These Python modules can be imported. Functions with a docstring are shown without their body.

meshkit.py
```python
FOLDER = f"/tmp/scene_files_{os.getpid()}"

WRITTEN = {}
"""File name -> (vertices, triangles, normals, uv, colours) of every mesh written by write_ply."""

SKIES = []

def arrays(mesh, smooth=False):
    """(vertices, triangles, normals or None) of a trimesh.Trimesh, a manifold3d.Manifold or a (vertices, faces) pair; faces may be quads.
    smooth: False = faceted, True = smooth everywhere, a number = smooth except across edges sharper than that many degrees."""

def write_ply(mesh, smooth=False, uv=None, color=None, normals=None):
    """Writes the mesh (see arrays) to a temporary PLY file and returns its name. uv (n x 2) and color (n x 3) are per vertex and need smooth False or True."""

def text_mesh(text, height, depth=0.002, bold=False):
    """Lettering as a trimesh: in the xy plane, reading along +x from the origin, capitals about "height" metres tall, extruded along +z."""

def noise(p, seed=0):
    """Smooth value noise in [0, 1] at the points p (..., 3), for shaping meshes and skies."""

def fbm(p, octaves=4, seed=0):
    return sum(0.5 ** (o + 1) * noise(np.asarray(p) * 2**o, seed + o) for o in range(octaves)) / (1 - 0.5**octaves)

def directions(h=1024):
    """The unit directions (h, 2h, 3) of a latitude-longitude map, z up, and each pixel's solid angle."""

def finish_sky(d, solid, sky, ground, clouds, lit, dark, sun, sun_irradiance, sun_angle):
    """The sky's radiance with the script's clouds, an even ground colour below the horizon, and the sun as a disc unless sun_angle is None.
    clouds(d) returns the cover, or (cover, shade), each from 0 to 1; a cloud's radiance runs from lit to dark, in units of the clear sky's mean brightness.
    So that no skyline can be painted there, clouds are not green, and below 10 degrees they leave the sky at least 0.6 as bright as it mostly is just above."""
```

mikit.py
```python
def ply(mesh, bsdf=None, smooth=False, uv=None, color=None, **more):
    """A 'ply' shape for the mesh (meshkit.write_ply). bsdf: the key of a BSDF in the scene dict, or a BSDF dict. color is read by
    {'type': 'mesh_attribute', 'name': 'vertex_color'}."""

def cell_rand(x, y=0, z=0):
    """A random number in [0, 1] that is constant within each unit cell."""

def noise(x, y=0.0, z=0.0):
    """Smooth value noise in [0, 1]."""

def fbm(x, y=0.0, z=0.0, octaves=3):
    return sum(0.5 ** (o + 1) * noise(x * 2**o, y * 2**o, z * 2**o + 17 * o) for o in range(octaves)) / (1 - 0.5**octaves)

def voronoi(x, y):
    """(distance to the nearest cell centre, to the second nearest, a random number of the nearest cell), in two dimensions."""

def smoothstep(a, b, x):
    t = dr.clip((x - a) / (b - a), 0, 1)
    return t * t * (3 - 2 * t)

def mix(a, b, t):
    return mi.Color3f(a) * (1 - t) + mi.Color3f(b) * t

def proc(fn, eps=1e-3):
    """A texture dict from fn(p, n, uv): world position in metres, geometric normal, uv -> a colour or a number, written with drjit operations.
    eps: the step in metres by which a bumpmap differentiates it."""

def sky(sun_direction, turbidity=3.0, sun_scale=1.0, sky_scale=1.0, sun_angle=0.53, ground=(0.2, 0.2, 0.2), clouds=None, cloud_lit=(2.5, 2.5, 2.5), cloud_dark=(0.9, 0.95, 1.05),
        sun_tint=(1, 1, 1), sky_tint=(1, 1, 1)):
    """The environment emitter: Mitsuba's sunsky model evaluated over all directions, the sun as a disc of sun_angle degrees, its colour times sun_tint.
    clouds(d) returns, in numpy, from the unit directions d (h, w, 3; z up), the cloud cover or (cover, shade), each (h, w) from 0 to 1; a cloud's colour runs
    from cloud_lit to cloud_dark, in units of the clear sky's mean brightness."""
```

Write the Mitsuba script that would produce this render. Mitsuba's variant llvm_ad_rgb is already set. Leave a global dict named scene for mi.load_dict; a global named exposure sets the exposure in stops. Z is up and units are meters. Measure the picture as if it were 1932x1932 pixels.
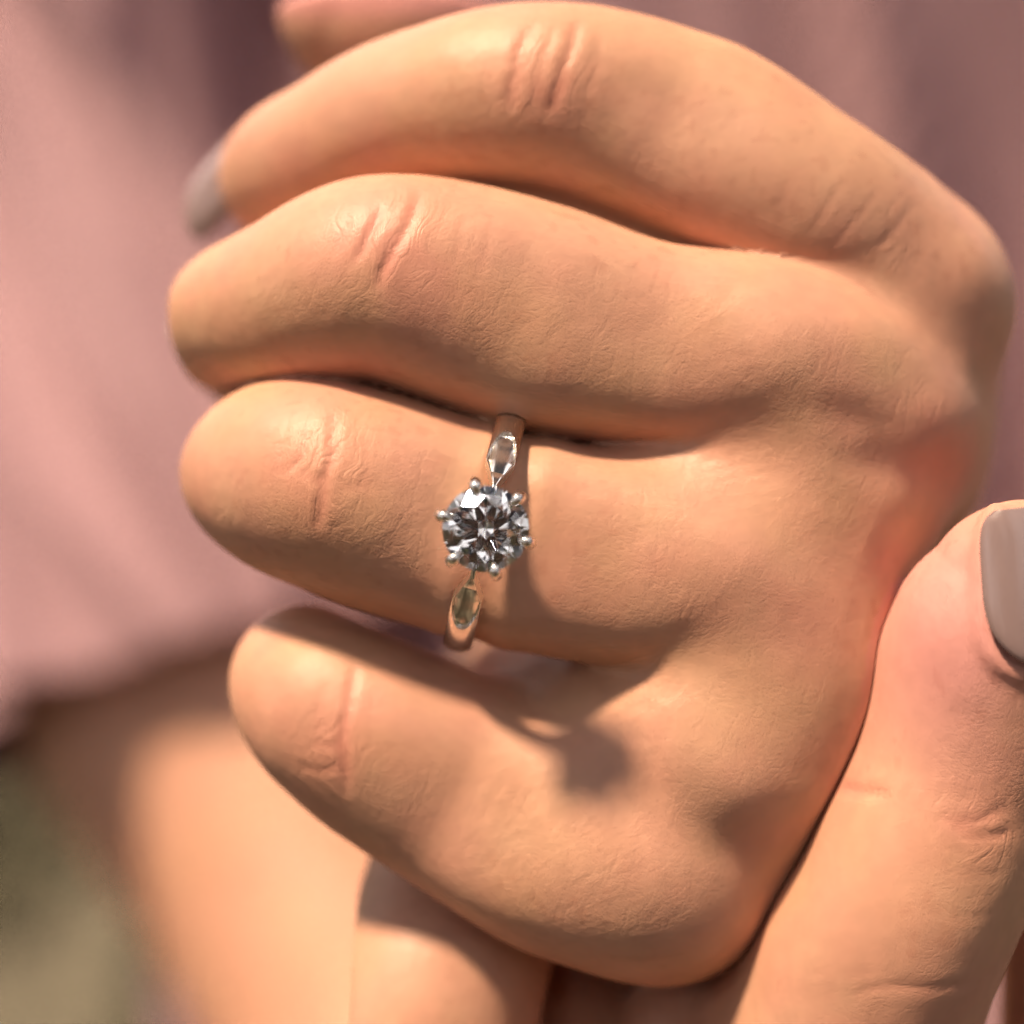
import math, random
import numpy as np, trimesh, drjit as dr, mitsuba as mi, mikit, meshkit
from scipy.spatial import cKDTree, HalfspaceIntersection, ConvexHull
from scipy.interpolate import PchipInterpolator, CubicSpline
T = mi.ScalarTransform4f
random.seed(7); rng = np.random.default_rng(7)
scene, labels = {}, {}

# ------------------------------------------------------------------ camera, sky, exposure
PITCH = math.radians(22)
HAND = np.array([0.0, 0.0, 1.05])                 # the stone's place in the world (m)
R_ = np.array([1.0, 0, 0]); F_ = np.array([0, math.cos(PITCH), -math.sin(PITCH)]); U_ = np.array([0, math.sin(PITCH), math.cos(PITCH)])
D = 140.0                                         # camera to stone (mm)
FRAME = 74.0                                      # width of the view at the stone (mm)
S = FRAME / 1932.0
cam = HAND - F_ * D / 1000
scene['camera'] = {'type': 'thinlens', 'fov': math.degrees(2 * math.atan(FRAME / 2 / D)), 'fov_axis': 'x', 'near_clip': 0.01, 'far_clip': 200.0,
                   'aperture_radius': 0.0035, 'focus_distance': (D - 1.0) / 1000,
                   'to_world': T().look_at(origin=cam.tolist(), target=HAND.tolist(), up=[0, 0, 1])}
SUN_IN_HAND = np.array([-0.37, 0.83, 0.385])
sun = SUN_IN_HAND[0] * R_ + SUN_IN_HAND[1] * U_ - SUN_IN_HAND[2] * F_
def clouds(d):
    c = meshkit.fbm(np.stack([d[..., 0] * 2.6, d[..., 1] * 2.6, d[..., 2] * 4.2], -1) + 3.3, 5, 12)
    return np.clip((c - .518) / .06, 0, 1), np.clip((c - .60) / .2, 0, 1)
scene['sky'] = mikit.sky(sun.tolist(), turbidity=3, sun_tint=(1.0, 0.90, 0.80), sky_tint=(1.0, 0.76, 0.60), sky_scale=0.17, sun_scale=1.75, sun_angle=7, clouds=clouds, cloud_lit=(50, 46.5, 46), cloud_dark=(18, 16.5, 16))
exposure = 1.68

# ------------------------------------------------------------------ helpers
def W(p):                                          # hand frame (mm: right, up, towards the viewer) -> world (m)
    p = np.asarray(p, float)
    return HAND + (p[..., :1] * R_ + p[..., 1:2] * U_ - p[..., 2:3] * F_) / 1000
def pt(px, py, z=0.0):                             # a point of the hand at depth z
    k = S * (1 - z / D)
    return np.array([(px - 966) * k, (966 - py) * k, z])
def smin(a, b, k):
    h = np.maximum(k - np.abs(a - b), 0) / k
    return np.minimum(a, b) - h * h * k * 0.25
def sstep(a, b, x):
    t = np.clip((x - a) / (b - a), 0, 1); return t * t * (3 - 2 * t)
def tag(key, label, category=None, kind=None, group=None):
    labels[key] = {'label': label}
    if category: labels[key]['category'] = category
    if kind: labels[key]['kind'] = kind
    if group: labels[key]['group'] = group

class Chain:
    """a limb: a curve through joints, with a radius along it. nodes: (px, py, radius px, z mm) or mm points when mm=True"""
    def __init__(self, nodes, mm=False, step=0.25):
        n = np.array(nodes, float)
        if mm: P, r = n[:, :3], n[:, 3]
        else:
            P = np.array([pt(a[0], a[1], a[3]) for a in n]); r = n[:, 2] * S * (1 - n[:, 3] / D)
        t = np.r_[0, np.cumsum(np.linalg.norm(np.diff(P, axis=0), axis=1) ** 0.7)]
        L = np.linalg.norm(np.diff(P, axis=0), axis=1).sum()
        ts = np.linspace(0, t[-1], max(8, int(L / step)))
        self.flat = None
        self.P = PchipInterpolator(t, P)(ts) * 0.5 + CubicSpline(t, P)(ts) * 0.5
        self.r = PchipInterpolator(t, r)(ts)
        self.tree = cKDTree(self.P); self.reach = max(13.0, step * 14); self.steep = np.abs(np.gradient(self.r)).max() > .3 * step
    def __call__(self, Q):
        d, i = self.tree.query(Q, workers=-1, distance_upper_bound=self.r.max() + self.reach)
        far = i >= len(self.P); i = np.where(far, 0, i); d = np.where(far, self.r.max() + self.reach, d); rr = np.where(far, self.r.max(), self.r[i])
        d0 = d - rr
        for s in (-3, 3) if self.steep else ():
            j = np.clip(i + s, 0, len(self.P) - 1)
            d0 = np.where(far, d0, np.minimum(d0, np.linalg.norm(Q - self.P[j], axis=1) - self.r[j]))
        if self.flat is not None:                     # the back of a finger is flatter than round
            w, q = self.flat[i], 2.6
            pl = Q[:, 2] - self.P[i, 2] - self.r[i] * .84
            h = np.maximum(q - np.abs(d0 - pl), 0) / q
            d0 = np.where(far, d0, d0 + w * (np.maximum(d0, pl) + h * h * q * .25 - d0))
        return d0
    def flatten(self, amount, i0, i1, soft=26):
        k = np.arange(len(self.P)); self.flat = amount * sstep(i0 - soft, i0 + soft, k) * sstep(i1 + soft, i1 - soft, k)
    def near(self, px, py, z): return int(np.argmin(np.linalg.norm(self.P - pt(px, py, z), axis=1)))

def surface_net(f, lo, hi, h, coarse=6):
    """closed quad mesh of f = 0 inside the box, as triangles; f is evaluated near the surface only"""
    lo, hi = np.array(lo, float), np.array(hi, float)
    H = h * coarse
    nc = np.ceil((hi - lo) / H).astype(int) + 1
    g = np.stack(np.meshgrid(*[np.arange(n) for n in nc], indexing='ij'), -1).reshape(-1, 3)
    dc = f(lo + g * H).reshape(nc)
    n = (nc - 1) * coarse + 1
    near = np.abs(dc) < H * 1.9
    cell = near[:-1, :-1, :-1].copy()
    for a in (0, 1):
        for b in (0, 1):
            for c in (0, 1): cell |= near[a:nc[0] - 1 + a, b:nc[1] - 1 + b, c:nc[2] - 1 + c]
    V = np.repeat(np.repeat(np.repeat(np.where(dc > 0, 1.0, -1.0).astype(np.float32)[:-1, :-1, :-1], coarse, 0), coarse, 1), coarse, 2)
    full = np.ones(n, np.float32); full[:-1, :-1, :-1] = V
    M = np.zeros(n, bool)
    M[:-1, :-1, :-1] = np.repeat(np.repeat(np.repeat(cell, coarse, 0), coarse, 1), coarse, 2)
    idx = np.argwhere(M)
    full[M] = f(lo + idx * h)
    full[0], full[-1], full[:, 0], full[:, -1], full[:, :, 0], full[:, :, -1] = 1, 1, 1, 1, 1, 1
    ins = full < 0
    cnt = np.zeros(n - 1, np.int8)
    sl = lambda a, k: slice(a, k - 1 + a)
    for a in (0, 1):
        for b in (0, 1):
            for c in (0, 1): cnt += ins[sl(a, n[0]), sl(b, n[1]), sl(c, n[2])]
    act = (cnt > 0) & (cnt < 8)
    ai = np.argwhere(act); vid = np.full(n - 1, -1, np.int32); vid[act] = np.arange(len(ai))
    acc = np.zeros((len(ai), 3)); num = np.zeros(len(ai))
    C = [(a, b, c) for a in (0, 1) for b in (0, 1) for c in (0, 1)]
    for p in C:
        for ax in range(3):
            if p[ax]: continue
            q = list(p); q[ax] = 1
            va = full[ai[:, 0] + p[0], ai[:, 1] + p[1], ai[:, 2] + p[2]].astype(float); vb = full[ai[:, 0] + q[0], ai[:, 1] + q[1], ai[:, 2] + q[2]].astype(float)
            m = (va < 0) != (vb < 0)
            t = np.where(m, va / np.where(m, va - vb, 1), 0)
            pos = np.tile(np.array(p, float), (len(ai), 1)); pos[:, ax] = t
            acc[m] += pos[m]; num[m] += 1
    v = lo + (ai + acc / num[:, None]) * h
    quads = []
    for ax in range(3):
        b, c = (ax + 1) % 3, (ax + 2) % 3
        s0 = [slice(1, -1)] * 3; s0[ax] = slice(0, n[ax] - 1)
        s1 = list(s0); s1[ax] = slice(1, n[ax])
        A, B = ins[tuple(s0)], ins[tuple(s1)]
        e = np.argwhere(A != B); inside_first = A[A != B]
        off = np.ones(3, int); off[ax] = 0; e = e + off
        def vv(db, dc_):
            q = e.copy(); q[:, b] += db; q[:, c] += dc_
            return vid[q[:, 0], q[:, 1], q[:, 2]]
        q = np.stack([vv(-1, -1), vv(0, -1), vv(0, 0), vv(-1, 0)], 1)
        q[~inside_first] = q[~inside_first][:, ::-1]
        quads.append(q)
    q = np.vstack(quads)
    tri = np.vstack([q[:, [0, 1, 2]], q[:, [0, 2, 3]]])
    for _ in range(2):
        v = v - trimesh.Trimesh(v, tri, process=False).vertex_normals * np.clip(f(v), -h, h)[:, None] * .9
    return v, tri

# ------------------------------------------------------------------ left hand, the one with the ring
index  = Chain([(1650, 1080, 190, -95), (1655, 760, 190, -50), (1668, 530, 196, -18), (1500, 385, 186, -12), (1290, 262, 194, -12), (990, 188, 180, -12), (775, 218, 150, -15), (600, 300, 140, -21), (525, 340, 112, -30), (530, 375, 92, -37)])
middle = Chain([(1590, 1180, 190, -95), (1630, 930, 195, -50), (1648, 768, 190, -15), (1480, 682, 190, -9), (1260, 655, 192, -8), (1000, 597, 214, -8), (715, 530, 197, -8), (560, 572, 168, -11), (455, 602, 138, -18), (450, 640, 112, -28), (520, 680, 95, -36)])
ringf  = Chain([(1500, 1260, 190, -95), (1440, 1180, 195, -50), (1490, 1120, 192, -14.5), (1370, 1082, 198, -9.4), (1200, 1062, 200, -8), (945, 1012, 203, -8), (750, 958, 206, -8), (585, 905, 197, -9), (495, 893, 150, -17), (520, 905, 122, -30), (640, 960, 100, -40)])
pinky  = Chain([(1400, 1380, 170, -92), (1260, 1500, 195, -48), (1280, 1625, 212, -15.5), (1235, 1632, 222, -11.4), (1090, 1588, 222, -10.4), (850, 1470, 206, -11.6), (640, 1345, 178, -11.5), (578, 1285, 146, -16), (600, 1255, 112, -27), (690, 1290, 90, -36)])
palm   = Chain([(1440, 1150, 290, -44), (1430, 1180, 290, -70), (1430, 1200, 260, -100)])
thumbl = Chain([(1500, 700, 200, -75), (1150, 380, 150, -62), (900, 170, 140, -47), (742, 42, 172, -42), (690, 12, 165, -42)])
knuck  = Chain([(1650, 550, 188, -22), (1630, 740, 188, -18.5), (1475, 1140, 192, -17), (1300, 1570, 208, -17)])
back_  = Chain([(1560, 870, 195, -17), (1470, 1120, 205, -15), (1400, 1400, 208, -13.2), (1350, 1520, 205, -13.0), (1270, 1600, 205, -14.8)])
gap_ab = Chain([(1740, 600, 150, -15.5), (1630, 530, 120, -12.6), (1520, 492, 85, -12.8), (1400, 485, 60, -17), (1250, 465, 50, -20)])
gap_bc = Chain([(1540, 965, 165, -10.2), (1440, 920, 140, -8.6), (1290, 865, 100, -9.0), (1170, 835, 70, -12.0), (1000, 785, 60, -16.5), (850, 752, 60, -18), (700, 728, 60, -19), (580, 722, 55, -21)])
gap_cd = Chain([(1420, 1385, 185, -10.0), (1300, 1388, 165, -8.3), (1170, 1372, 105, -9.2), (1085, 1318, 95, -14.0), (1005, 1300, 75, -17), (960, 1285, 70, -22)])
bridge = Chain([(1520, 1270, 150, -10.6), (1380, 1265, 120, -8.4), (1260, 1285, 85, -8.6), (1170, 1315, 60, -11.5)])
bridge_bc = Chain([(1600, 880, 120, -11.5), (1480, 845, 100, -9.4), (1380, 845, 75, -9.2), (1290, 850, 55, -11.0)])
for ch, a, b in ((index, (1350, 300, -12), (1130, 220, -12)), (middle, (1340, 665, -9), (880, 560, -8)), (ringf, (1240, 1068, -8), (760, 960, -8)), (pinky, (1080, 1575, -11), (800, 1440, -12))):
    i_, j_ = sorted((ch.near(*a), ch.near(*b))); ch.flatten(1.0, i_, j_)
AX = pt(1, 0)[:2] - pt(0, 0)[:2]
def webk(Q, pxw, lo=0.35, hi=5.5):
    px = Q[:, 0] / (S * (1 - Q[:, 2] / D)) + 966
    return lo + (hi - lo) * sstep(pxw - 90, pxw + 480, px)
ir_ = ringf.near(940, 1010, -8); rt_ = ringf.P[ir_ + 8] - ringf.P[ir_ - 8]; rt_[2] = 0; rt_ /= np.linalg.norm(rt_)
def left_hand(Q):
    a, b, c, d = index(Q), middle(Q), ringf(Q), pinky(Q)
    e = (Q - ringf.P[ir_]) @ rt_                        # the band presses into the finger
    c = c + .22 * np.exp(-(e / 1.15) ** 2) - .14 * np.exp(-((np.abs(e) - 2.5) / 1.1) ** 2)
    b = smin(b, gap_ab(Q), 3.0); c = smin(c, gap_bc(Q), 3.5); c = smin(c, bridge_bc(Q), 3.5); d = smin(smin(d, gap_cd(Q), 3.5), bridge(Q), 4.0)
    ab = smin(a, b, webk(Q, 1540, .35, 6.0))
    cd = smin(c, d, webk(Q, 1130, .35, 7.0))
    r = smin(ab, cd, webk(Q, 1240, .35, 7.0))
    r = smin(smin(r, smin(knuck(Q), back_(Q), 3.0), webk(Q, 1340, .4, 4.0)), palm(Q), 6.0)
    return np.minimum(r, thumbl(Q))

CREASES = [  # folds of the skin over the knuckles: points (px), width px, depth mm
    ([(1018, 45), (983, 90), (975, 130), (965, 165), (970, 215)], 11, 0.154), ([(1080, 40), (1083, 75), (1068, 115), (1055, 160), (1038, 215)], 11, 0.165),
    ([(1045, 50), (1030, 100), (1015, 160), (1010, 200)], 8, 0.066), ([(925, 60), (918, 120), (925, 170)], 9, 0.044), ([(1130, 60), (1125, 120), (1110, 180)], 9, 0.044),
    ([(718, 385), (708, 425), (690, 460), (673, 500)], 10, 0.143), ([(793, 360), (780, 400), (763, 440), (733, 490), (715, 545)], 11, 0.176),
    ([(748, 385), (735, 440), (705, 500)], 7, 0.055), ([(660, 400), (650, 440), (640, 480)], 8, 0.055), ([(876, 400), (868, 450), (860, 500)], 8, 0.044), ([(930, 410), (918, 470), (905, 530)], 8, 0.033),
    ([(578, 795), (578, 840), (563, 870), (530, 897)], 8, 0.110), ([(633, 780), (628, 825), (625, 870), (613, 905), (608, 950), (596, 1000)], 9, 0.165),
    ([(565, 880), (590, 903), (613, 905)], 7, 0.088), ([(625, 905), (660, 920), (700, 915)], 6, 0.055), ([(540, 830), (530, 860), (520, 900)], 7, 0.055), ([(690, 820), (692, 880), (685, 940)], 8, 0.033), ([(600, 800), (598, 850), (590, 880)], 6, 0.044),
    ([(668, 1262), (665, 1286), (655, 1346), (647, 1391), (650, 1441), (655, 1506)], 10, 0.165), ([(585, 1400), (610, 1406), (645, 1410)], 7, 0.066), ([(560, 1440), (600, 1455), (645, 1440)], 7, 0.055), ([(610, 1290), (600, 1340), (603, 1390)], 8, 0.039),
    ([(1600, 330), (1560, 390), (1530, 440)], 8, 0.039), ([(1660, 360), (1610, 420), (1570, 465)], 8, 0.033), ([(1720, 380), (1690, 430), (1640, 480)], 8, 0.039), ([(1490, 330), (1475, 390), (1480, 430)], 8, 0.028),
]
HOLLOWS = [(1400, 1530, 125, 85, 1.15), (1500, 1085, 110, 70, .20), (1790, 790, 80, 70, .45), (1690, 885, 110, 50, -.50), (1610, 790, 90, 35, -.25), (1840, 500, 60, 80, .30),
           (1600, 560, 110, 45, -.30), (600, 880, 80, 120, .18), (720, 440, 80, 110, .18), (1030, 120, 80, 90, .18)]
def poly_dist(q, pts):
    pts = np.array(pts, float)
    n = 12; t = np.arange(len(pts)); tt = np.linspace(0, len(pts) - 1, n * (len(pts) - 1) + 1)
    c = CubicSpline(t, pts)(tt) if len(pts) > 2 else np.stack([np.interp(tt, t, pts[:, i]) for i in (0, 1)], 1)
    d, i = cKDTree(c).query(q, distance_upper_bound=60)
    s = np.where(np.isinf(d), 0, np.minimum(i, len(c) - 1)) / (len(c) - 1)
    return np.where(np.isinf(d), 1e3, d), np.sqrt(np.clip(np.minimum(s, 1 - s) * 5, 0, 1))
def detail(v, f, creases, seed, amp=1.0):
    """presses the skin folds and a soft unevenness into the mesh"""
    m = trimesh.Trimesh(v, f, process=False); n = m.vertex_normals
    k = S * (1 - v[:, 2] / D); q = np.stack([v[:, 0] / k + 966, 966 - v[:, 1] / k], 1)
    wob = (meshkit.fbm(np.c_[q / 9.0, v[:, 2]], 2, seed) - .5) * 9
    q2 = q + np.c_[wob, wob * 0.4]
    face = sstep(0.05, 0.35, n[:, 2])
    h = np.zeros(len(v))
    for pts, w, dep in creases:
        d, e = poly_dist(q2, pts)
        h += 1.15 * dep * e * (-np.exp(-(d / (w * .9)) ** 2) + 0.14 * np.exp(-((d - 2.3 * w) / (1.6 * w)) ** 2))
    for px, py, sx, sy, amt in HOLLOWS if seed == 1 else ():
        u_, w_ = (q[:, 0] - px) * .96 + (q[:, 1] - py) * .28, (q[:, 1] - py) * .96 - (q[:, 0] - px) * .28
        h += amt * np.exp(-(u_ / sx) ** 2 - (w_ / sy) ** 2)
    h = h * face + amp * ((meshkit.fbm(v / 3.2, 3, seed + 5) - .5) * .12 + (meshkit.fbm(v / 9.0, 2, seed + 9) - .5) * .45)
    return v + n * h[:, None]
lv, lf = surface_net(left_hand, (-27, -42, -112), (42, 45, 6), 0.37)
lv = detail(lv, lf, CREASES, 1)

# ------------------------------------------------------------------ right hand, holding the left
thumb  = Chain([(1930, 1115, 170, -2), (1900, 1190, 212, -3), (1872, 1310, 226, -5), (1800, 1500, 212, -6), (1720, 1680, 214, -6), (1620, 1880, 232, -9), (1530, 2150, 290, -16), (1500, 2500, 340, -26)])
fore   = Chain([(1250, 2500, 240, -30), (900, 2250, 228, -20), (792, 1985, 224, -16.5), (848, 1775, 200, -19), (890, 1612, 182, -26), (920, 1440, 170, -34), (950, 1330, 150, -40)])
mid2   = Chain([(1400, 2500, 240, -24), (1230, 2150, 190, -24), (1110, 1960, 150, -26), (1060, 1850, 140, -34), (1050, 1700, 130, -46)])
web2   = Chain([(1800, 2350, 230, -20), (1500, 2090, 190, -17), (1290, 1960, 125, -19)])
web3   = Chain([(1560, 2120, 200, -18), (1340, 1945, 140, -25), (1200, 1885, 105, -33)])
strip  = Chain([(2160, 2400, 260, -22), (2110, 1900, 215, -24), (2080, 1600, 185, -30)])
def on_thumb(px, py, dz=0.0):
    zz = np.linspace(12, -8, 200); Q = np.array([pt(px, py, z) for z in zz]); k = np.argmax(thumb(Q) < 0); return [*pt(px, py, zz[k] + dz)]
cut_ = [(1880, 975), (1862, 1040), (1858, 1120), (1862, 1195), (1890, 1245), (1940, 1268), (2010, 1275)]
cuticle = Chain([(*on_thumb(x, y, -.30), .85) for x, y in cut_], mm=True)
def right_hand(Q):
    r = np.minimum(smin(fore(Q), mid2(Q), 1.2), strip(Q))
    r = smin(smin(r, web2(Q), 2.5), web3(Q), 2.5)
    return smin(r, smin(thumb(Q), cuticle(Q), .9), 2.5)
TCREASES = [([(1766, 1541), (1836, 1548), (1905, 1518)], 9, 0.100), ([(1800, 1560), (1856, 1578), (1915, 1566)], 10, 0.110), ([(1760, 1620), (1820, 1650), (1900, 1648)], 7, 0.040), ([(1740, 1700), (1800, 1730), (1880, 1726)], 7, 0.035),
            ([(1570, 1478), (1610, 1492), (1680, 1498)], 11, 0.175), ([(1600, 1885), (1680, 1862), (1760, 1866), (1860, 1845)], 9, 0.070), ([(1500, 1830), (1600, 1838), (1700, 1830)], 7, 0.030)]
rv, rf = surface_net(right_hand, (-12, -66, -52), (58, 8, 12), 0.42)
rv = detail(rv, rf, TCREASES, 3)

# ------------------------------------------------------------------ arms (coarser), joined to the hands out of the frame
def wtoh(p):
    d = (np.asarray(p, float) - HAND) * 1000; return np.array([d @ R_, d @ U_, -(d @ F_)])
def htow(p): return W(np.asarray(p, float))
elbow_r, shoulder_r = htow(pt(300, 1270, -335)), htow(pt(40, -500, -400))
elbow_l, shoulder_l = np.array([.24, .30, .82]), np.array([.20, .42, 1.09])
wr, wl = pt(1330, 2520, -28), pt(1540, 1190, -98)
arm_r = Chain([(*wr, 24), (*pt(1250, 2700, -110), 27), (*pt(1050, 2500, -210), 32), (*pt(880, 2240, -275), 36), (*pt(640, 1790, -312), 37.5), (*pt(500, 1570, -325), 37.5), (*pt(325, 1310, -338), 38), (*pt(200, 900, -360), 41), (*pt(60, -300, -410), 48)], mm=True, step=2)
arm_l = Chain([(*wl, 20), (*(wl * .6 + wtoh(elbow_l) * .4), 29), (*(wl * .25 + wtoh(elbow_l) * .75), 37), (*wtoh(elbow_l), 36), (*(wtoh(elbow_l) * .5 + wtoh(shoulder_l) * .5), 42), (*wtoh(shoulder_l), 50)], mm=True, step=2)
chest = Chain([(*wtoh([.095, .47, .62]), 95), (*wtoh([.095, .47, .9]), 95), (*wtoh([.095, .47, 1.10]), 92), (*wtoh([.09, .47, 1.20]), 60), (*wtoh([.08, .46, 1.27]), 50), (*wtoh([.08, .44, 1.37]), 76), (*wtoh([.08, .45, 1.44]), 78)], mm=True, step=4)
head_ = [Chain([(*wtoh([.08, .365, 1.405]), 8), (*wtoh([.08, .352, 1.378]), 11), (*wtoh([.08, .364, 1.370]), 10)], mm=True, step=2), Chain([(*wtoh([.062, .378, 1.338]), 11), (*wtoh([.08, .370, 1.336]), 12), (*wtoh([.098, .378, 1.338]), 11)], mm=True, step=2),
         Chain([(*wtoh([.002, .45, 1.40]), 8), (*wtoh([.0, .455, 1.375]), 7)], mm=True, step=2), Chain([(*wtoh([.158, .45, 1.40]), 8), (*wtoh([.16, .455, 1.375]), 7)], mm=True, step=2)]
def arms(Q):
    r = smin(smin(arm_r(Q), chest(Q), 20), smin(arm_l(Q), chest(Q), 20), 20)
    for c in head_: r = smin(r, c(Q), 6)
    return r
av, af = surface_net(arms, (-290, -480, -800), (340, 720, 10), 5.0, 5)

bv = np.vstack([lv, rv, av]); bf = np.vstack([lf, rf + len(lv), af + len(lv) + len(rv)])
try:
    import manifold3d as m3
    man = [m3.Manifold(m3.Mesh(np.ascontiguousarray(v, np.float32), np.ascontiguousarray(f, np.uint32))) for v, f in ((lv, lf), (rv, rf), (av, af))]
    print('manifold status', [str(m.status()) for m in man])
    body = man[0] + man[1] + man[2]
    parts = sorted(body.decompose(), key=lambda m: -m.num_tri())
    print('pieces', [p.num_tri() for p in parts][:6])
    mm = parts[0].to_mesh()
    if len(mm.tri_verts) > 0.9 * len(bf) * 0.8: bv, bf = np.array(mm.vert_properties[:, :3], float), np.array(mm.tri_verts)
except Exception as e:
    print('union failed', e)

# colour of the skin itself: redder over joints and finger ends, a little blotchy
def skin_colour(v):
    k = S * (1 - v[:, 2] / D); q = np.stack([v[:, 0] / k + 966, 966 - v[:, 1] / k], 1)
    base = np.array([0.475, 0.250, 0.171]); red = np.array([0.468, 0.193, 0.146]); yel = np.array([0.465, 0.266, 0.158])
    joints = [(1030, 120, 120, .45), (720, 440, 140, .5), (590, 870, 130, .55), (640, 1410, 90, .6), (1750, 830, 90, .3), (1520, 1225, 80, .45), (1830, 1550, 90, .4), (1600, 1000, 150, .2), (1800, 880, 80, .4)]
    r = np.zeros(len(v))
    for x, y, s, a in joints: r += a * np.exp(-((q[:, 0] - x) ** 2 + (q[:, 1] - y) ** 2) / s ** 2) * (v[:, 2] > -40)
    r += 0.9 * (meshkit.fbm(v / 3.5, 4, 21) - .47)
    y = sstep(.4, .7, meshkit.fbm(v / 7.0, 2, 31))
    for pts, w, dep in CREASES + TCREASES:
        d, e = poly_dist(q, pts); r += e * np.exp(-(d / (w * 1.3)) ** 2) * min(1, dep * 5) * (v[:, 2] > -30) * .5
    c = base + (red - base) * np.clip(r, -.3, 1.5)[:, None] + (yel - base) * (y * .5)[:, None]
    pink = np.array([0.54, 0.25, 0.225])
    th = np.exp(-(((q[:, 0] - 1800) / 170) ** 2 + ((q[:, 1] - 1180) / 260) ** 2)) * (q[:, 0] > 1560) * sstep(-30, -15, v[:, 2]) * (1 - sstep(1700, 1650, q[:, 0]) * (q[:, 1] < 1100))
    th = th * (thumb(v) < .9)
    th = th + sstep(60, -10, q[:, 1]) * sstep(-28, -34, v[:, 2]) * (q[:, 0] < 1000) * (v[:, 2] > -60) * 1.1
    c = c + (pink - c) * np.clip(th * 1.15, 0, 1)[:, None]
    spots = sstep(.70, .80, meshkit.noise(v / .75, 77)) * sstep(.45, .6, meshkit.noise(v / 6.0, 78))
    c *= (1 - .10 * spots[:, None] * np.array([.7, 1.1, 1.2]))
    c *= (1 + 0.16 * (meshkit.fbm(v / 1.0, 3, 41) - .5) + .14 * (meshkit.fbm(v / 5.0, 2, 43) - .5))[:, None]
    return np.clip(c, 0, 1)
wx, wu, wf = [mi.Vector3f(*map(float, a)) for a in (R_, U_, -F_)]
H3 = [float(a) for a in HAND]
def local(p):
    q = mi.Vector3f(p.x - H3[0], p.y - H3[1], p.z - H3[2]) * 1000
    return dr.dot(q, wx), dr.dot(q, wu), dr.dot(q, wf)
JOINTS = [(*map(float, pt(px, py, 0)[:2]), r) for px, py, r in ((1030, 125, 4.0), (715, 440, 4.4), (595, 880, 4.4), (640, 1400, 3.0), (1840, 1560, 3.5), (1760, 430, 3.5), (1780, 800, 3.2))]
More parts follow.
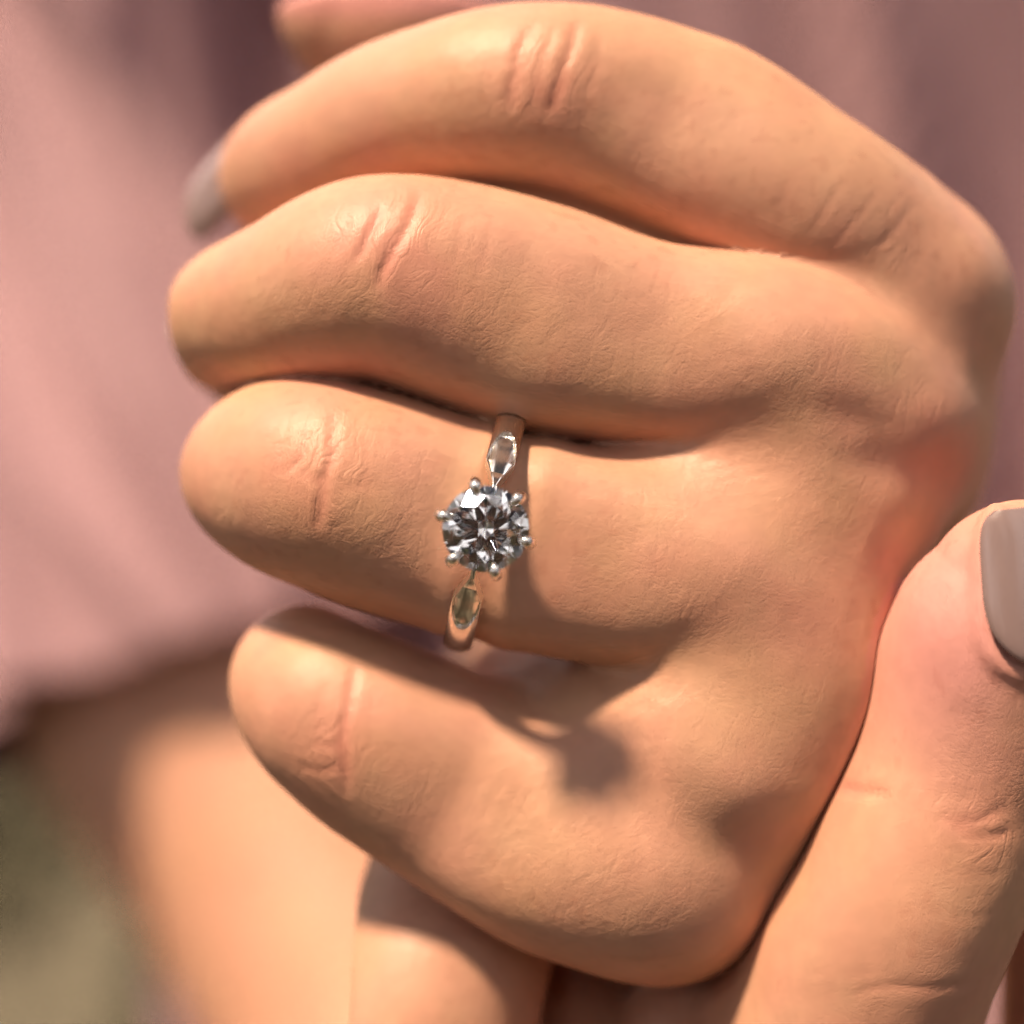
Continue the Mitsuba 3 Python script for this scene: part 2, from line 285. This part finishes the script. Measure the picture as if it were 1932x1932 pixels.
r0_, r1_ = pt(1655, 1200, 4)[:2], pt(1500, 1640, 4)[:2]; rd_ = (r1_ - r0_) / np.linalg.norm(r1_ - r0_)
RIDGE = [float(t) for t in (*r0_, *rd_)]
def skin_bump(p, n, uv):
    x, y, z = local(p)
    w = mikit.noise(x * .8, y * .8, z * .8) - .5; w2 = mikit.noise(x * .8 + 40, y * .8, z * .8) - .5
    a = x * .965 - y * .26 + w * 1.1; b = x * .26 + y * .965 + w2 * 1.1 + z * .5
    f1, f2, c1 = mikit.voronoi(a / .46, b / .58); g1, g2, c2 = mikit.voronoi(a / .25 + 9, b / .30)
    plates = mikit.smoothstep(0, .30, f2 - f1) + .25 * c1
    fine = mikit.smoothstep(0, .35, g2 - g1) + .5 * c2
    big = mikit.noise(x * .11, y * .11, 5.0)
    joint = 0
    for jx, jy, js in JOINTS:
        joint = joint + dr.exp(-(dr.square(x - jx) + dr.square(y - jy)) / (js * js))
    warp = (mikit.noise(x * .35, y * .35, 8.0) - .5) * 2.2
    crease = dr.minimum(dr.abs(mikit.noise((a + warp) / .62, b / 3.2, 9.0) - .5) * 4.5, 1)
    lines = dr.minimum(dr.abs(mikit.noise((a + .5 * warp) / .95, b / 6.0, 3.0) - .5) * 6, 1)
    m_ = dr.exp(-dr.square(((x - RIDGE[0]) * RIDGE[3] + (y - RIDGE[1]) * RIDGE[2] * -1) / 2.6)) * mikit.smoothstep(-34, -30, y) * mikit.smoothstep(-4, -8, y) * mikit.smoothstep(20, 21, x)
    ridges = .5 + .5 * dr.sin((x * .95 + y * .31 + (w + w2) * .35) * (2 * math.pi / .30))
    return ridges * m_ * .9 + plates * (.26 + .12 * big) + fine * .30 + lines * .55 * (.35 + .65 * mikit.smoothstep(.3, .6, mikit.noise(x * .12, y * .12, 5.0))) + crease * 1.5 * dr.minimum(joint, 1) + .2 * mikit.noise(x * 7, y * 7, z * 7)
scene['skin'] = {'type': 'twosided', 'b': {'type': 'bumpmap', 'scale': 0.000022, 't': mikit.proc(skin_bump, eps=4e-5), 'b': {
    'type': 'principled', 'base_color': {'type': 'mesh_attribute', 'name': 'vertex_color'}, 'roughness': 0.48, 'specular': 0.38, 'sheen': 0.15}}}
scene['person__body'] = mikit.ply((W(bv), bf), 'skin', smooth=True, color=skin_colour(bv))
tag('person', 'person in a dusty pink dress holding out a hand with a diamond ring', 'person')

# ------------------------------------------------------------------ fingernails
def nail(center, length_dir, out_dir, L, Wd, arc, bulge=0.6, th=0.45, sq=3.2):
    """a curved varnished plate: length_dir towards the free edge, out_dir off the finger"""
    l = np.array(length_dir, float); l /= np.linalg.norm(l)
    o = np.array(out_dir, float); o -= l * (o @ l); o /= np.linalg.norm(o)
    s = np.cross(l, o)
    n = 28; u = np.linspace(-1, 1, n); A, B = np.meshgrid(u, u, indexing='ij')       # A along, B across
    ru = np.abs(A) ** 1; half = (1 - np.abs(A) ** sq) ** (1 / sq)
    half = np.where(A > 0, (1 - np.abs(A) ** 5) ** (1 / 5), (1 - np.abs(A) ** 2.4) ** (1 / 2.4)); half = np.maximum(half, .02)
    bb = B * half
    R = Wd / 2 / math.sin(arc / 2); ang = bb * arc / 2
    def sheet(r, inset): 
        return (np.array(center)[None, None] + (A * L / 2)[..., None] * l + (r * np.sin(ang) * inset)[..., None] * s + (r * np.cos(ang) - R + bulge * (1 - A ** 2) * .5)[..., None] * o)
    edge = np.maximum(np.abs(A), np.abs(B)) ** 6
    top = sheet(R + th * (1 - .75 * edge), 1.0).reshape(-1, 3); bot = sheet(R - .25, 1.0).reshape(-1, 3)
    i, j = np.meshgrid(np.arange(n - 1), np.arange(n - 1), indexing='ij')
    q = np.stack([i * n + j, i * n + j + 1, (i + 1) * n + j + 1, (i + 1) * n + j], -1).reshape(-1, 4)
    N = n * n; ring = np.r_[np.arange(n), np.arange(2 * n - 1, N, n), np.arange(N - 2, N - n - 1, -1), np.arange(N - 2 * n, 0, -n)]
    nx = np.roll(ring, -1)
    side = np.stack([ring, nx, nx + N, ring + N], 1)
    v = np.vstack([top, bot]); q = np.vstack([q, q[:, ::-1] + N, side])
    f = np.vstack([q[:, [0, 1, 2]], q[:, [0, 2, 3]]])
    m = trimesh.Trimesh(v, f, process=True); m.fix_normals()
    return m
def add_nail(key, m, bsdf):
    scene[key] = mikit.ply((W(m.vertices), m.faces), bsdf, smooth=35)
scene['varnish'] = {'type': 'twosided', 'b': {'type': 'principled', 'base_color': {'type': 'rgb', 'value': [0.20, 0.142, 0.142]}, 'roughness': 0.25, 'specular': 0.5, 'clearcoat': 0.8, 'clearcoat_gloss': 0.95}}
add_nail('person__fingernail', nail(pt(2008, 1108, 4.9), (-.03, 1, -.13), (.41, .08, .91), 11.8, 10.8, 1.62, bulge=.4), 'varnish')
labels['person__fingernail'] = {'label': 'large taupe varnished thumbnail of the gripping hand'}
add_nail('person__fingernail_001', nail(pt(418, 306, -34), (-.62, -.42, -.66), (-.62, .55, .55), 12, 10.5, 1.7), 'varnish')
labels['person__fingernail_001'] = {'label': 'taupe nail at the tip of the curled index finger'}
add_nail('person__fingernail_002', nail(pt(362, 672, -33), (.15, -.25, -.95), (-.92, -.25, .15), 10.5, 8.5, 1.7), 'varnish')

# ------------------------------------------------------------------ the ring
C0 = pt(916, 998, 0)                              # stone centre; girdle height set below
ax_f = ringf.P[np.argmin(np.linalg.norm(ringf.P - pt(940, 1010, -8), axis=1))]
i_r = int(np.argmin(np.linalg.norm(ringf.P - pt(940, 1010, -8), axis=1)))
taxis = ringf.P[i_r + 8] - ringf.P[i_r - 8]; taxis[2] = 0; taxis /= np.linalg.norm(taxis)       # towards the fingertip
Rf = ringf.r[i_r] + 0.12
view = np.array([0, 0, 1.0]); across = np.cross(view, taxis); across /= np.linalg.norm(across)
if across[1] < 0: across = -across
GIRD = 4.9                                         # girdle above the finger's skin (mm)
stone_c = np.array([*pt(916, 998, ax_f[2] + Rf + GIRD)[:2], ax_f[2] + Rf + GIRD])
ring_c = np.array([*(pt(916, 998, ax_f[2])[:2]), ax_f[2]])
ring_c = ax_f + taxis * ((ring_c - ax_f) @ taxis) + across * ((ring_c - ax_f) @ across) * 0.75
# band: phi = 0 at the stone, outer face with a leaf-shaped scoop on each shoulder
NP, NW = 901, 41
def band_mesh():
    phi = np.linspace(-math.pi, math.pi, NP)[:-1]
    s = np.abs(phi) * Rf                            # arc length from the stone (mm)
    wmax = 2.15
    half = np.where(s < 2.9, .16, np.where(s < 4.9, .16 + (wmax / 2 - .16) * np.clip((s - 2.9) / 2.0, 0, 1), wmax / 2 - .10 * sstep(8, 22, s)))
    half = np.convolve(np.r_[half[-1:], half, half[:1]], np.ones(3) / 3, 'valid')
    thick = 1.25 - .15 * sstep(6, 20, s) + .75 * sstep(6.2, 2.2, s)
    y = np.linspace(-1, 1, NW)
    rows = []
    for k in range(len(phi)):
        e = np.abs(y)
        dome = thick[k] - .42 * e ** 2.4 * min(1, half[k] / 1.0)
        leaf = sstep(2.4, 3.2, s[k])
        lw = np.sqrt(np.clip(1 - ((s[k] - 4.9) / 2.5) ** 2, 0, 1)) if s[k] > 4.9 else 1.0
        inside = np.clip(1 - (e / max(.93 * lw, .02)) ** 2, 0, 1) * (lw > .02)
        dome = dome - leaf * (.30 * sstep(0, .16, inside) + .12 * inside) * min(1, half[k] / .6)
        r = Rf + dome
        up = np.stack([r, y * half[k]], 1)
        lo = np.stack([np.full(NW, Rf) + .10 * e ** 2, y * half[k]], 1)[::-1]
        rows.append(np.vstack([up, lo]))
    rows = np.array(rows)
    ca, sa = np.cos(phi)[:, None], np.sin(phi)[:, None]
    v = ring_c + (rows[..., 0] * ca)[..., None] * view + (rows[..., 0] * sa)[..., None] * across + rows[..., 1][..., None] * taxis
    K, M = rows.shape[0], rows.shape[1]
    i, j = np.meshgrid(np.arange(K), np.arange(M), indexing='ij')
    q = np.stack([i * M + j, ((i + 1) % K) * M + j, ((i + 1) % K) * M + (j + 1) % M, i * M + (j + 1) % M], -1).reshape(-1, 4)
    m = trimesh.Trimesh(v.reshape(-1, 3), np.vstack([q[:, [0, 1, 2]], q[:, [0, 2, 3]]]), process=False); m.fix_normals()
    return m
scene['white_gold'] = {'type': 'roughconductor', 'material': 'none', 'specular_reflectance': {'type': 'rgb', 'value': [0.86, 0.84, 0.80]}, 'alpha': 0.035, 'distribution': 'ggx'}
def put(key, m, bsdf, smooth=35):
    scene[key] = mikit.ply((W(m.vertices), m.faces), bsdf, smooth=smooth)
put('ring__band', band_mesh(), 'white_gold')
tag('ring', 'polished white gold engagement ring with one round diamond on the ring finger', 'ring')
RS = 163 / 2 * S * (1 - stone_c[2] / D)            # stone radius
def brilliant(R):
    hs = []
    def plane(normal, d): hs.append([*normal, -d])
    cr, pv = math.radians(34.5), math.radians(40.75)
    gt = 0.03 * R
    plane((0, 0, 1), gt + (R - .56 * R) * math.tan(cr))
    for k in range(64):
        a = 2 * math.pi * k / 64; plane((math.cos(a), math.sin(a), 0), R)
    def slope(azi, ang, r0, z0, up):                # plane through (r0, z0) in azimuth azi
        n = np.array([math.sin(ang) * math.cos(azi), math.sin(ang) * math.sin(azi), (1 if up else -1) * math.cos(ang)])
        plane(n, n @ np.array([r0 * math.cos(azi), r0 * math.sin(azi), z0]))
    tz = gt + (R - .56 * R) * math.tan(cr)
    for k in range(8):
        a = math.pi / 4 * k
        slope(a, cr, R, gt, True); slope(a, pv, R, -gt, False)
        slope(a + math.pi / 8, math.radians(22), .56 * R * math.cos(math.pi / 8), tz, True)
        for sgn in (-1, 1):
            slope(a + sgn * math.pi / 16, math.radians(41), R * 1.0, gt * .6, True)
            slope(a + sgn * math.pi / 16, math.radians(42.2), R, -gt * .6, False)
    h = HalfspaceIntersection(np.array(hs), np.zeros(3) + [0, 0, -.05 * R]).intersections
    m = trimesh.convex.convex_hull(h); m.fix_normals()
    return m
BR = np.stack([across, -taxis, view], 1)           # stone frame -> hand frame
def stone_place(p): return p @ BR.T + stone_c
gem = brilliant(RS)
a0 = math.radians(8); gem.apply_transform(trimesh.transformations.rotation_matrix(a0, [0, 0, 1]))
gv = stone_place(np.array(gem.vertices))
gm = trimesh.Trimesh(gv, gem.faces, process=False); gm.fix_normals()
scene['diamond'] = {'type': 'dielectric', 'int_ior': 2.418, 'ext_ior': 1.0}
scene['ring__diamond'] = mikit.ply((W(gm.vertices), gm.faces), 'diamond', smooth=False)
labels['ring__diamond'] = {'label': 'round brilliant cut diamond held by six prongs'}
def tube(pts, rad, sides=16):
    P = np.array(pts, float); t = np.linspace(0, 1, len(P)); tt = np.linspace(0, 1, 40)
    c = CubicSpline(t, P)(tt); r = PchipInterpolator(t, rad)(tt)
    d = np.gradient(c, axis=0); d /= np.linalg.norm(d, axis=1, keepdims=True)
    s = np.cross(d, [0.3, 0.2, 1.0]); s /= np.linalg.norm(s, axis=1, keepdims=True); b = np.cross(d, s)
    a = np.arange(sides) / sides * 2 * math.pi
    ring_ = c[:, None] + r[:, None, None] * (np.cos(a)[None, :, None] * s[:, None] + np.sin(a)[None, :, None] * b[:, None])
    v = np.vstack([ring_.reshape(-1, 3), c[:1], c[-1:]]); n = len(c)
    i, j = np.meshgrid(np.arange(n - 1), np.arange(sides), indexing='ij')
    q = np.stack([i * sides + j, i * sides + (j + 1) % sides, (i + 1) * sides + (j + 1) % sides, (i + 1) * sides + j], -1).reshape(-1, 4)
    k = np.arange(sides)
    f = np.vstack([q[:, [0, 1, 2]], q[:, [0, 2, 3]], np.c_[(k + 1) % sides, k, np.full(sides, n * sides)], np.c_[(n - 1) * sides + k, (n - 1) * sides + (k + 1) % sides, np.full(sides, n * sides + 1)]])
    m = trimesh.Trimesh(v, f, process=False); m.fix_normals(); return m
for k, ang in enumerate((103, 43, -17, -77, -137, 163)):
    a = math.radians(ang); e = np.array([math.cos(a), math.sin(a), 0])
    z0 = stone_c
    # foot at the basket, past the girdle, bent over the crown and ended in a drop-shaped claw
    P = [z0 + e * 1.0 + view * (-GIRD + .9), z0 + e * 2.1 + view * (-2.3), z0 + e * (RS + .16) + view * (-.5), z0 + e * (RS + .20) + view * .15, z0 + e * (RS + .02) + view * .52, z0 + e * (RS - .30) + view * .60, z0 + e * (RS - .62) + view * .62]
    rad = [.34, .34, .38, .46, .45, .30, .07]
    put('ring__prong' + ('' if k == 0 else f'_{k:03d}'), tube(P, rad), 'white_gold', 50)
def torus(c, R, r):
    a = np.linspace(0, 2 * math.pi, 65)[:-1]; b = np.linspace(0, 2 * math.pi, 17)[:-1]
    A, B = np.meshgrid(a, b, indexing='ij')
    v = c + ((R + r * np.cos(B)) * np.cos(A))[..., None] * np.array([1, 0, 0]) + ((R + r * np.cos(B)) * np.sin(A))[..., None] * np.array([0, 1, 0]) + (r * np.sin(B))[..., None] * view
    i, j = np.meshgrid(np.arange(64), np.arange(16), indexing='ij')
    q = np.stack([i * 16 + j, ((i + 1) % 64) * 16 + j, ((i + 1) % 64) * 16 + (j + 1) % 16, i * 16 + (j + 1) % 16], -1).reshape(-1, 4)
    m = trimesh.Trimesh(v.reshape(-1, 3), np.vstack([q[:, [0, 1, 2]], q[:, [0, 2, 3]]]), process=False); m.fix_normals(); return m
put('ring__gallery', torus(stone_c + view * -2.2, 2.1, .32), 'white_gold')
def cup():
    prof = [(.75, -GIRD + .75), (1.15, -GIRD + .9), (1.9, -2.6), (2.35, -1.5), (2.30, -1.2), (2.05, -1.4), (1.6, -2.5), (.9, -GIRD + 1.3)]
    n, a = len(prof), np.linspace(0, 2 * math.pi, 73)[:-1]
    p = np.array(prof)
    v = stone_c + (p[None, :, :1] * np.cos(a)[:, None, None]) * [1, 0, 0] + (p[None, :, :1] * np.sin(a)[:, None, None]) * [0, 1, 0] + p[None, :, 1:] * view
    i, j = np.meshgrid(np.arange(72), np.arange(n), indexing='ij')
    q = np.stack([i * n + j, ((i + 1) % 72) * n + j, ((i + 1) % 72) * n + (j + 1) % n, i * n + (j + 1) % n], -1).reshape(-1, 4)
    m = trimesh.Trimesh(v.reshape(-1, 3), np.vstack([q[:, [0, 1, 2]], q[:, [0, 2, 3]]]), process=False); m.fix_normals(); return m
put('ring__base', cup(), 'white_gold')

# ------------------------------------------------------------------ the dress
def cloth_colour(p, n, uv):
    f = mikit.fbm(p.x * 60, p.y * 60, p.z * 60)
    return mikit.mix((0.305, 0.188, 0.21), (0.35, 0.22, 0.245), f)
def hair():
    c = Chain([(*wtoh([.08, .475, 1.452]), 84), (*wtoh([.08, .50, 1.40]), 82), (*wtoh([.08, .52, 1.28]), 74), (*wtoh([.08, .54, 1.12]), 50)], mm=True, step=4)
    v, f = surface_net(c, (-60, 120, -820), (220, 760, -380), 8.0, 4)
    n = trimesh.Trimesh(v, f, process=False).vertex_normals
    return W(v + n * ((meshkit.fbm(v * [.12, .02, .12], 3, 5) - .5) * 14)[:, None]), f
scene['hair_dark'] = {'type': 'principled', 'base_color': {'type': 'rgb', 'value': [0.03, 0.02, 0.015]}, 'roughness': 0.45}
scene['person__hair'] = mikit.ply(hair(), 'hair_dark', smooth=True)
scene['cloth'] = {'type': 'twosided', 'b': {'type': 'principled', 'base_color': mikit.proc(cloth_colour), 'roughness': 0.8, 'specular': 0.2, 'sheen': 0.5}}
def grid_faces(K, M, wrap):
    i, j = np.meshgrid(np.arange(K - 1), np.arange(M if wrap else M - 1), indexing='ij')
    q = np.stack([i * M + j, i * M + (j + 1) % M, (i + 1) * M + (j + 1) % M, (i + 1) * M + j], -1).reshape(-1, 4)
    return np.vstack([q[:, [0, 1, 2]], q[:, [0, 2, 3]]])
def torso():
    K, M = 330, 420
    z = np.linspace(.06, 1.18, K)[:, None]; a = np.linspace(0, 2 * math.pi, M + 1)[:-1][None]
    wz = np.interp(z, [.45, .75, .9, 1.0, 1.18], [.21, .175, .155, .165, .18])
    x = .095 + wz * np.cos(a); y = .455 + (z - .9) * .22 + wz * .78 * np.sin(a)
    sk = a * 1.0 + (z - .9) * 1.1
    fold = .0
    P = np.stack([np.cos(sk) * 2.2 + 0 * z, np.sin(sk) * 2.2, z * 1.6 + 0 * a], -1)
    f1 = 1 - np.abs(2 * meshkit.noise(P * [2.6, 2.6, 1.2], 3) - 1); f2 = 1 - np.abs(2 * meshkit.noise(P * [6, 6, 1.5], 5) - 1)
    d = .026 * f1 ** 1.6 + .012 * f2 ** 1.4
    x = x + np.cos(a) * d; y = y + np.sin(a) * d
    return np.stack([x, y, z + 0 * a], -1).reshape(-1, 3), grid_faces(K, M, True)
v, f = torso()
scene['person__dress'] = mikit.ply((v, f), 'cloth', smooth=True)
labels['person__dress'] = {'label': 'dusty pink gathered dress behind the hands'}
def sleeve(path, seed):
    """loose cloth tube along path (hand frame mm, radius) """
    K, M = 140, 280
    c = np.array(path, float); t0 = np.linspace(0, 1, len(c)); t = np.linspace(0, 1, K)
    P = W(CubicSpline(t0, c[:, :3])(t)); r = PchipInterpolator(t0, c[:, 3])(t)[:, None] / 1000
    d = np.gradient(P, axis=0); d /= np.linalg.norm(d, axis=1, keepdims=True)
    s1 = np.cross(d, [0, 1, 0]); s1 /= np.linalg.norm(s1, axis=1, keepdims=True); s2 = np.cross(d, s1)
    a = np.linspace(0, 2 * math.pi, M + 1)[:-1][None]; t = t[:, None]
    Q = np.stack([np.cos(a + t * 1.2) * 2 + 0 * t, np.sin(a + t * 1.2) * 2 + 0 * t, t * 1.1 + 0 * a], -1)
    f1 = 1 - np.abs(2 * meshkit.noise(Q * [1.7, 1.7, 1.6], seed) - 1); f2 = 1 - np.abs(2 * meshkit.noise(Q * [4, 4, 2], seed + 3) - 1)
    r = r + .018 * f1 ** 1.5 * (1 - .5 * t) + .004 * f2
    for q0, w in ((.2, .05), (.75, .09), (1.5, .06), (2.5, .1), (3.3, .06), (3.9, .09), (4.6, .05), (5.6, .08)):
        e = (a - q0 + .9 * t + .25 * np.sin(t * 5 + q0 * 7) + math.pi) % (2 * math.pi) - math.pi
        r = r + .016 * np.exp(-(e / w) ** 2) * (.6 + .4 * np.sin(t * 6 + q0 * 3))
    v = P[:, None] + (r * np.cos(a))[..., None] * s1[:, None] + (r * np.sin(a))[..., None] * s2[:, None]
    return v.reshape(-1, 3), grid_faces(K, M, True)
scene['person__dress__sleeve'] = mikit.ply(sleeve([(*pt(40, -500, -415), 60), (*pt(60, 0, -405), 58), (*pt(110, 500, -385), 54), (*pt(215, 970, -354), 50), (*pt(322, 1322, -332), 43)], 4), 'cloth', smooth=True)
el, sl = wtoh(elbow_l), wtoh(shoulder_l)
scene['person__dress__sleeve_001'] = mikit.ply(sleeve([(*sl, 62), (*(sl * .5 + el * .5), 60), (*el, 52), (*(el * .85 + wl * .15), 46)], 8), 'cloth', smooth=True)

# ------------------------------------------------------------------ ground
def ground_colour(p, n, uv):
    a = mikit.fbm(p.x * 7, p.y * 7, 1.0, 4); b = mikit.fbm(p.x * 55, p.y * 55, 3.0, 3)
    c = mikit.mix((0.016, 0.015, 0.011), (0.115, 0.104, 0.078), mikit.smoothstep(.44, .56, a))
    return c * (0.6 + 0.8 * b)
scene['soil'] = {'type': 'diffuse', 'reflectance': mikit.proc(ground_colour)}
scene['ground'] = {'type': 'rectangle', 'to_world': T().scale([60, 60, 1]), 'bsdf': {'type': 'ref', 'id': 'soil'}}
tag('ground', 'dry olive brown ground far below the hands', kind='structure')
def grass():
    V, Fc = [], []; n = 0
    for _ in range(9000):
        cx, cy = rng.uniform(-1.6, .3), rng.uniform(.7, 2.6)
        if meshkit.noise(np.array([cx * 6, cy * 6, 0.5]), 3) < .45: continue
        h = rng.uniform(.03, .10); w = rng.uniform(.003, .007); a = rng.uniform(0, 6.28); l = rng.uniform(.2, 1.0) * h
        d = np.array([math.cos(a), math.sin(a), 0]); s = np.array([-d[1], d[0], 0])
        b = np.array([cx, cy, 0.0])
        V += [b - s * w, b + s * w, b + d * l * .4 + [0, 0, h * .6] + s * w * .7, b + d * l * .4 + [0, 0, h * .6] - s * w * .7, b + d * l + [0, 0, h]]
        Fc += [[n, n + 1, n + 2], [n, n + 2, n + 3], [n + 3, n + 2, n + 4]]; n += 5
    return np.array(V), np.array(Fc)
scene['blade'] = {'type': 'twosided', 'b': {'type': 'diffuse', 'reflectance': {'type': 'rgb', 'value': [0.10, 0.094, 0.064]}}}
scene['grass'] = mikit.ply(grass(), 'blade')
tag('grass', 'thin dry olive grass on the ground below', 'grass', 'stuff')

# ------------------------------------------------------------------ the one who takes the picture, mirrored darkly in the stone
def rbox(cx, cy, cz, r):
    pts = [m3.Manifold.sphere(r, 20).translate([x, y, z]) for x in (-cx, cx) for y in (-cy, cy) for z in (-cz, cz)]
    q = m3.Manifold.batch_hull(pts).to_mesh(); return trimesh.Trimesh(q.vert_properties[:, :3], q.tri_verts, process=False)
ph = rbox(36, 76, 2.2, 2.0); ph.apply_translation([0, -40, D + 9.0])
scene['black_glass'] = {'type': 'principled', 'base_color': {'type': 'rgb', 'value': [0.02, 0.02, 0.022]}, 'roughness': 0.25, 'specular': 0.5}
scene['smartphone__case'] = mikit.ply((W(ph.vertices), ph.faces), 'black_glass', smooth=30)
bump_ = rbox(11, 11, 1.0, 1.0); bump_.apply_translation([-14, 12, D + 3.8])
scene['smartphone__lens_island'] = mikit.ply((W(bump_.vertices), bump_.faces), 'black_glass', smooth=30)
tag('smartphone', 'black smartphone held up facing the ring', 'phone')
wp = lambda x, y, z: wtoh([x, y, z])
grip = np.array([40, -70, D + 14.0])
trunk = Chain([(*wp(.02, -.62, .86), 125), (*wp(.02, -.63, 1.05), 118), (*wp(.02, -.64, 1.28), 118), (*wp(.02, -.63, 1.40), 60), (*wp(.02, -.61, 1.50), 56), (*wp(.02, -.60, 1.60), 84), (*wp(.02, -.60, 1.67), 82)], mm=True, step=5)
face = [Chain([(*wp(.02, -.515, 1.62), 9), (*wp(.02, -.500, 1.59), 13), (*wp(.02, -.515, 1.582), 12)], mm=True, step=2), Chain([(*wp(.0, -.53, 1.545), 14), (*wp(.02, -.518, 1.543), 16), (*wp(.04, -.53, 1.545), 14)], mm=True, step=2),
        Chain([(*wp(-.066, -.60, 1.62), 9), (*wp(-.068, -.605, 1.59), 8)], mm=True, step=2), Chain([(*wp(.106, -.60, 1.62), 9), (*wp(.108, -.605, 1.59), 8)], mm=True, step=2),
        Chain([(*wp(-.025, -.528, 1.636), 9), (*wp(.02, -.518, 1.632), 9), (*wp(.065, -.528, 1.636), 9)], mm=True, step=2)]
arms_, hands_ = [], []
for sx in (-1, 1):
    g_ = grip * [sx, 1, 1]; arms_ += [
        Chain([(*wp(.02, -.64, 1.30), 75), (*wp(.02 + .19 * sx, -.63, 1.32), 58), (*wp(.02 + .25 * sx, -.55, 1.05), 46), (*wp(.14 * sx, -.32, 1.02), 34), (*(g_ + [26 * sx, -30, 40]), 25)], mm=True, step=4),
        Chain([(*wp(.02 + .09 * sx, -.62, .86), 92), (*wp(.02 + .10 * sx, -.60, .48), 62), (*wp(.02 + .11 * sx, -.64, .10), 46), (*wp(.02 + .11 * sx, -.60, .045), 44), (*wp(.02 + .12 * sx, -.48, .035), 34)], mm=True, step=4)]
    h_ = [Chain([(*(g_ + [26 * sx, -30, 40]), 24), (*(g_ + [16 * sx, -10, 22]), 22), (*(g_ + [10 * sx, 10, 16]), 20)], mm=True, step=2)]
    for q_, ln in enumerate((34, 38, 35, 27)):      # the fingers lie behind the phone, the thumb along its edge
        b_ = g_ + np.array([10 * sx, -14 + q_ * 17, 10])
        h_.append(Chain([(*(b_ + [0, 0, 4]), 9.5), (*(b_ + [-2 * sx, 2, -12]), 9), (*(b_ + [-ln * .6 * sx, 3, -17]), 8), (*(b_ + [-ln * sx, 2, -16]), 7)], mm=True, step=1.5))
    h_.append(Chain([(*(g_ + [14 * sx, 4, 18]), 13), (*(g_ + [2 * sx, 24, 12]), 11), (*(g_ + [-16 * sx, 40, 8]), 8.5)], mm=True, step=1.5))
    hands_.append(h_)
def photographer(Q):
    r = trunk(Q)
    for k, c in enumerate(arms_): r = smin(r, c(Q), 24)
    for c in face: r = smin(r, c(Q), 8)
    return r
pcs = [surface_net(photographer, (-380, -1260, 40), (420, 700, 1000), 8.0, 4)]
for h_ in hands_:
    def hand_(Q, h_=h_):
        r = h_[0](Q)
        for c in h_[1:]: r = smin(r, c(Q), 2.0)
        return r
    c0 = h_[0].P.mean(0); pcs.append(surface_net(hand_, c0 - 85, c0 + 85, 2.5, 5))
pm_ = [m3.Manifold(m3.Mesh(np.ascontiguousarray(v, np.float32), np.ascontiguousarray(f, np.uint32))) for v, f in pcs]
pu_ = (pm_[0] + pm_[1] + pm_[2]).to_mesh(); pv_, pf_ = np.array(pu_.vert_properties[:, :3], float), np.array(pu_.tri_verts)
pw_ = W(pv_); bare = (pw_[:, 2] > 1.43) | ((pw_[:, 1] > -.30) & (pw_[:, 2] > .5))
pc_ = np.where(bare[:, None], [0.42, 0.26, 0.19], [0.05, 0.035, 0.04])
pc_ = np.where(((pw_[:, 2] > 1.68) | ((pw_[:, 1] < -.60) & (pw_[:, 2] > 1.48)))[:, None], [0.02, 0.015, 0.012], pc_)
for ex in (-.012, .052):                                # eyes
    e_ = np.linalg.norm(pw_ - [ex, -.523, 1.618], axis=1) < .011; pc_[e_] = [.03, .02, .02]
e_ = (np.abs(pw_[:, 2] - 1.549) < .006) & (np.abs(pw_[:, 0] - .02) < .026) & (pw_[:, 1] > -.53); pc_[e_] = [.35, .13, .11]
scene['matt'] = {'type': 'diffuse', 'reflectance': {'type': 'mesh_attribute', 'name': 'vertex_color'}}
scene['person_001__body'] = mikit.ply((pw_, pf_), 'matt', smooth=True, color=pc_)
tag('person_001', 'dark clothed person holding up the phone that faces the ring', 'person')

# ------------------------------------------------------------------ trees behind the viewer (mirrored in the metal and the stone)
scene['bark'] = {'type': 'diffuse', 'reflectance': {'type': 'rgb', 'value': [0.12, 0.09, 0.07]}}
scene['leaf'] = {'type': 'twosided', 'b': {'type': 'diffuse', 'reflectance': {'type': 'rgb', 'value': [0.06, 0.105, 0.03]}}}
def tree(key, x, y, h, r, seed):
    g = np.random.default_rng(seed)
    tz = np.linspace(0, h * .7, 9)
    tr = [(x + .15 * math.sin(z * 1.3 + seed), y + .12 * math.sin(z * 1.7 + seed), z) for z in tz]
    m = tube(tr, np.linspace(.17, .05, 9), 12)
    scene[key + '__trunk'] = mikit.ply((m.vertices, m.faces), 'bark', smooth=True)
    n = 5200
    cl = g.normal(size=(70, 3)); cl /= np.linalg.norm(cl, axis=1, keepdims=True); cl *= g.uniform(.35, 1, (70, 1)) ** .5
    c = cl[g.integers(0, 70, n)] + g.normal(size=(n, 3)) * .16
    c = c * [r, r, h * .38] + [x, y, h * .62]
    a, b = g.normal(size=(2, n, 3)); a /= np.linalg.norm(a, axis=1, keepdims=True); b = np.cross(a, b); b /= np.linalg.norm(b, axis=1, keepdims=True)
    L, w = g.uniform(.06, .13, (2, n, 1)); w = w * .6
    v = np.stack([c - a * L, c + b * w, c + a * L, c - b * w], 1).reshape(-1, 3)
    i = np.arange(n)[:, None] * 4
    scene[key + '__crown'] = mikit.ply((v, np.vstack([i + [0, 1, 2], i + [0, 2, 3]])), 'leaf')
for k, (x, y, h, r) in enumerate(((3.4, -4.6, 3.6, 1.3), (-4.2, -5.5, 3.8, 1.4))):
    key = 'tree' if k == 0 else f'tree_{k:03d}'
    tree(key, x, y, h, r, 50 + k)
    tag(key, ('leafy green garden tree behind the viewer on the thumb side', 'wider leafy garden tree behind the viewer on the fingertip side')[k], 'tree')
print('triangles', len(bf))
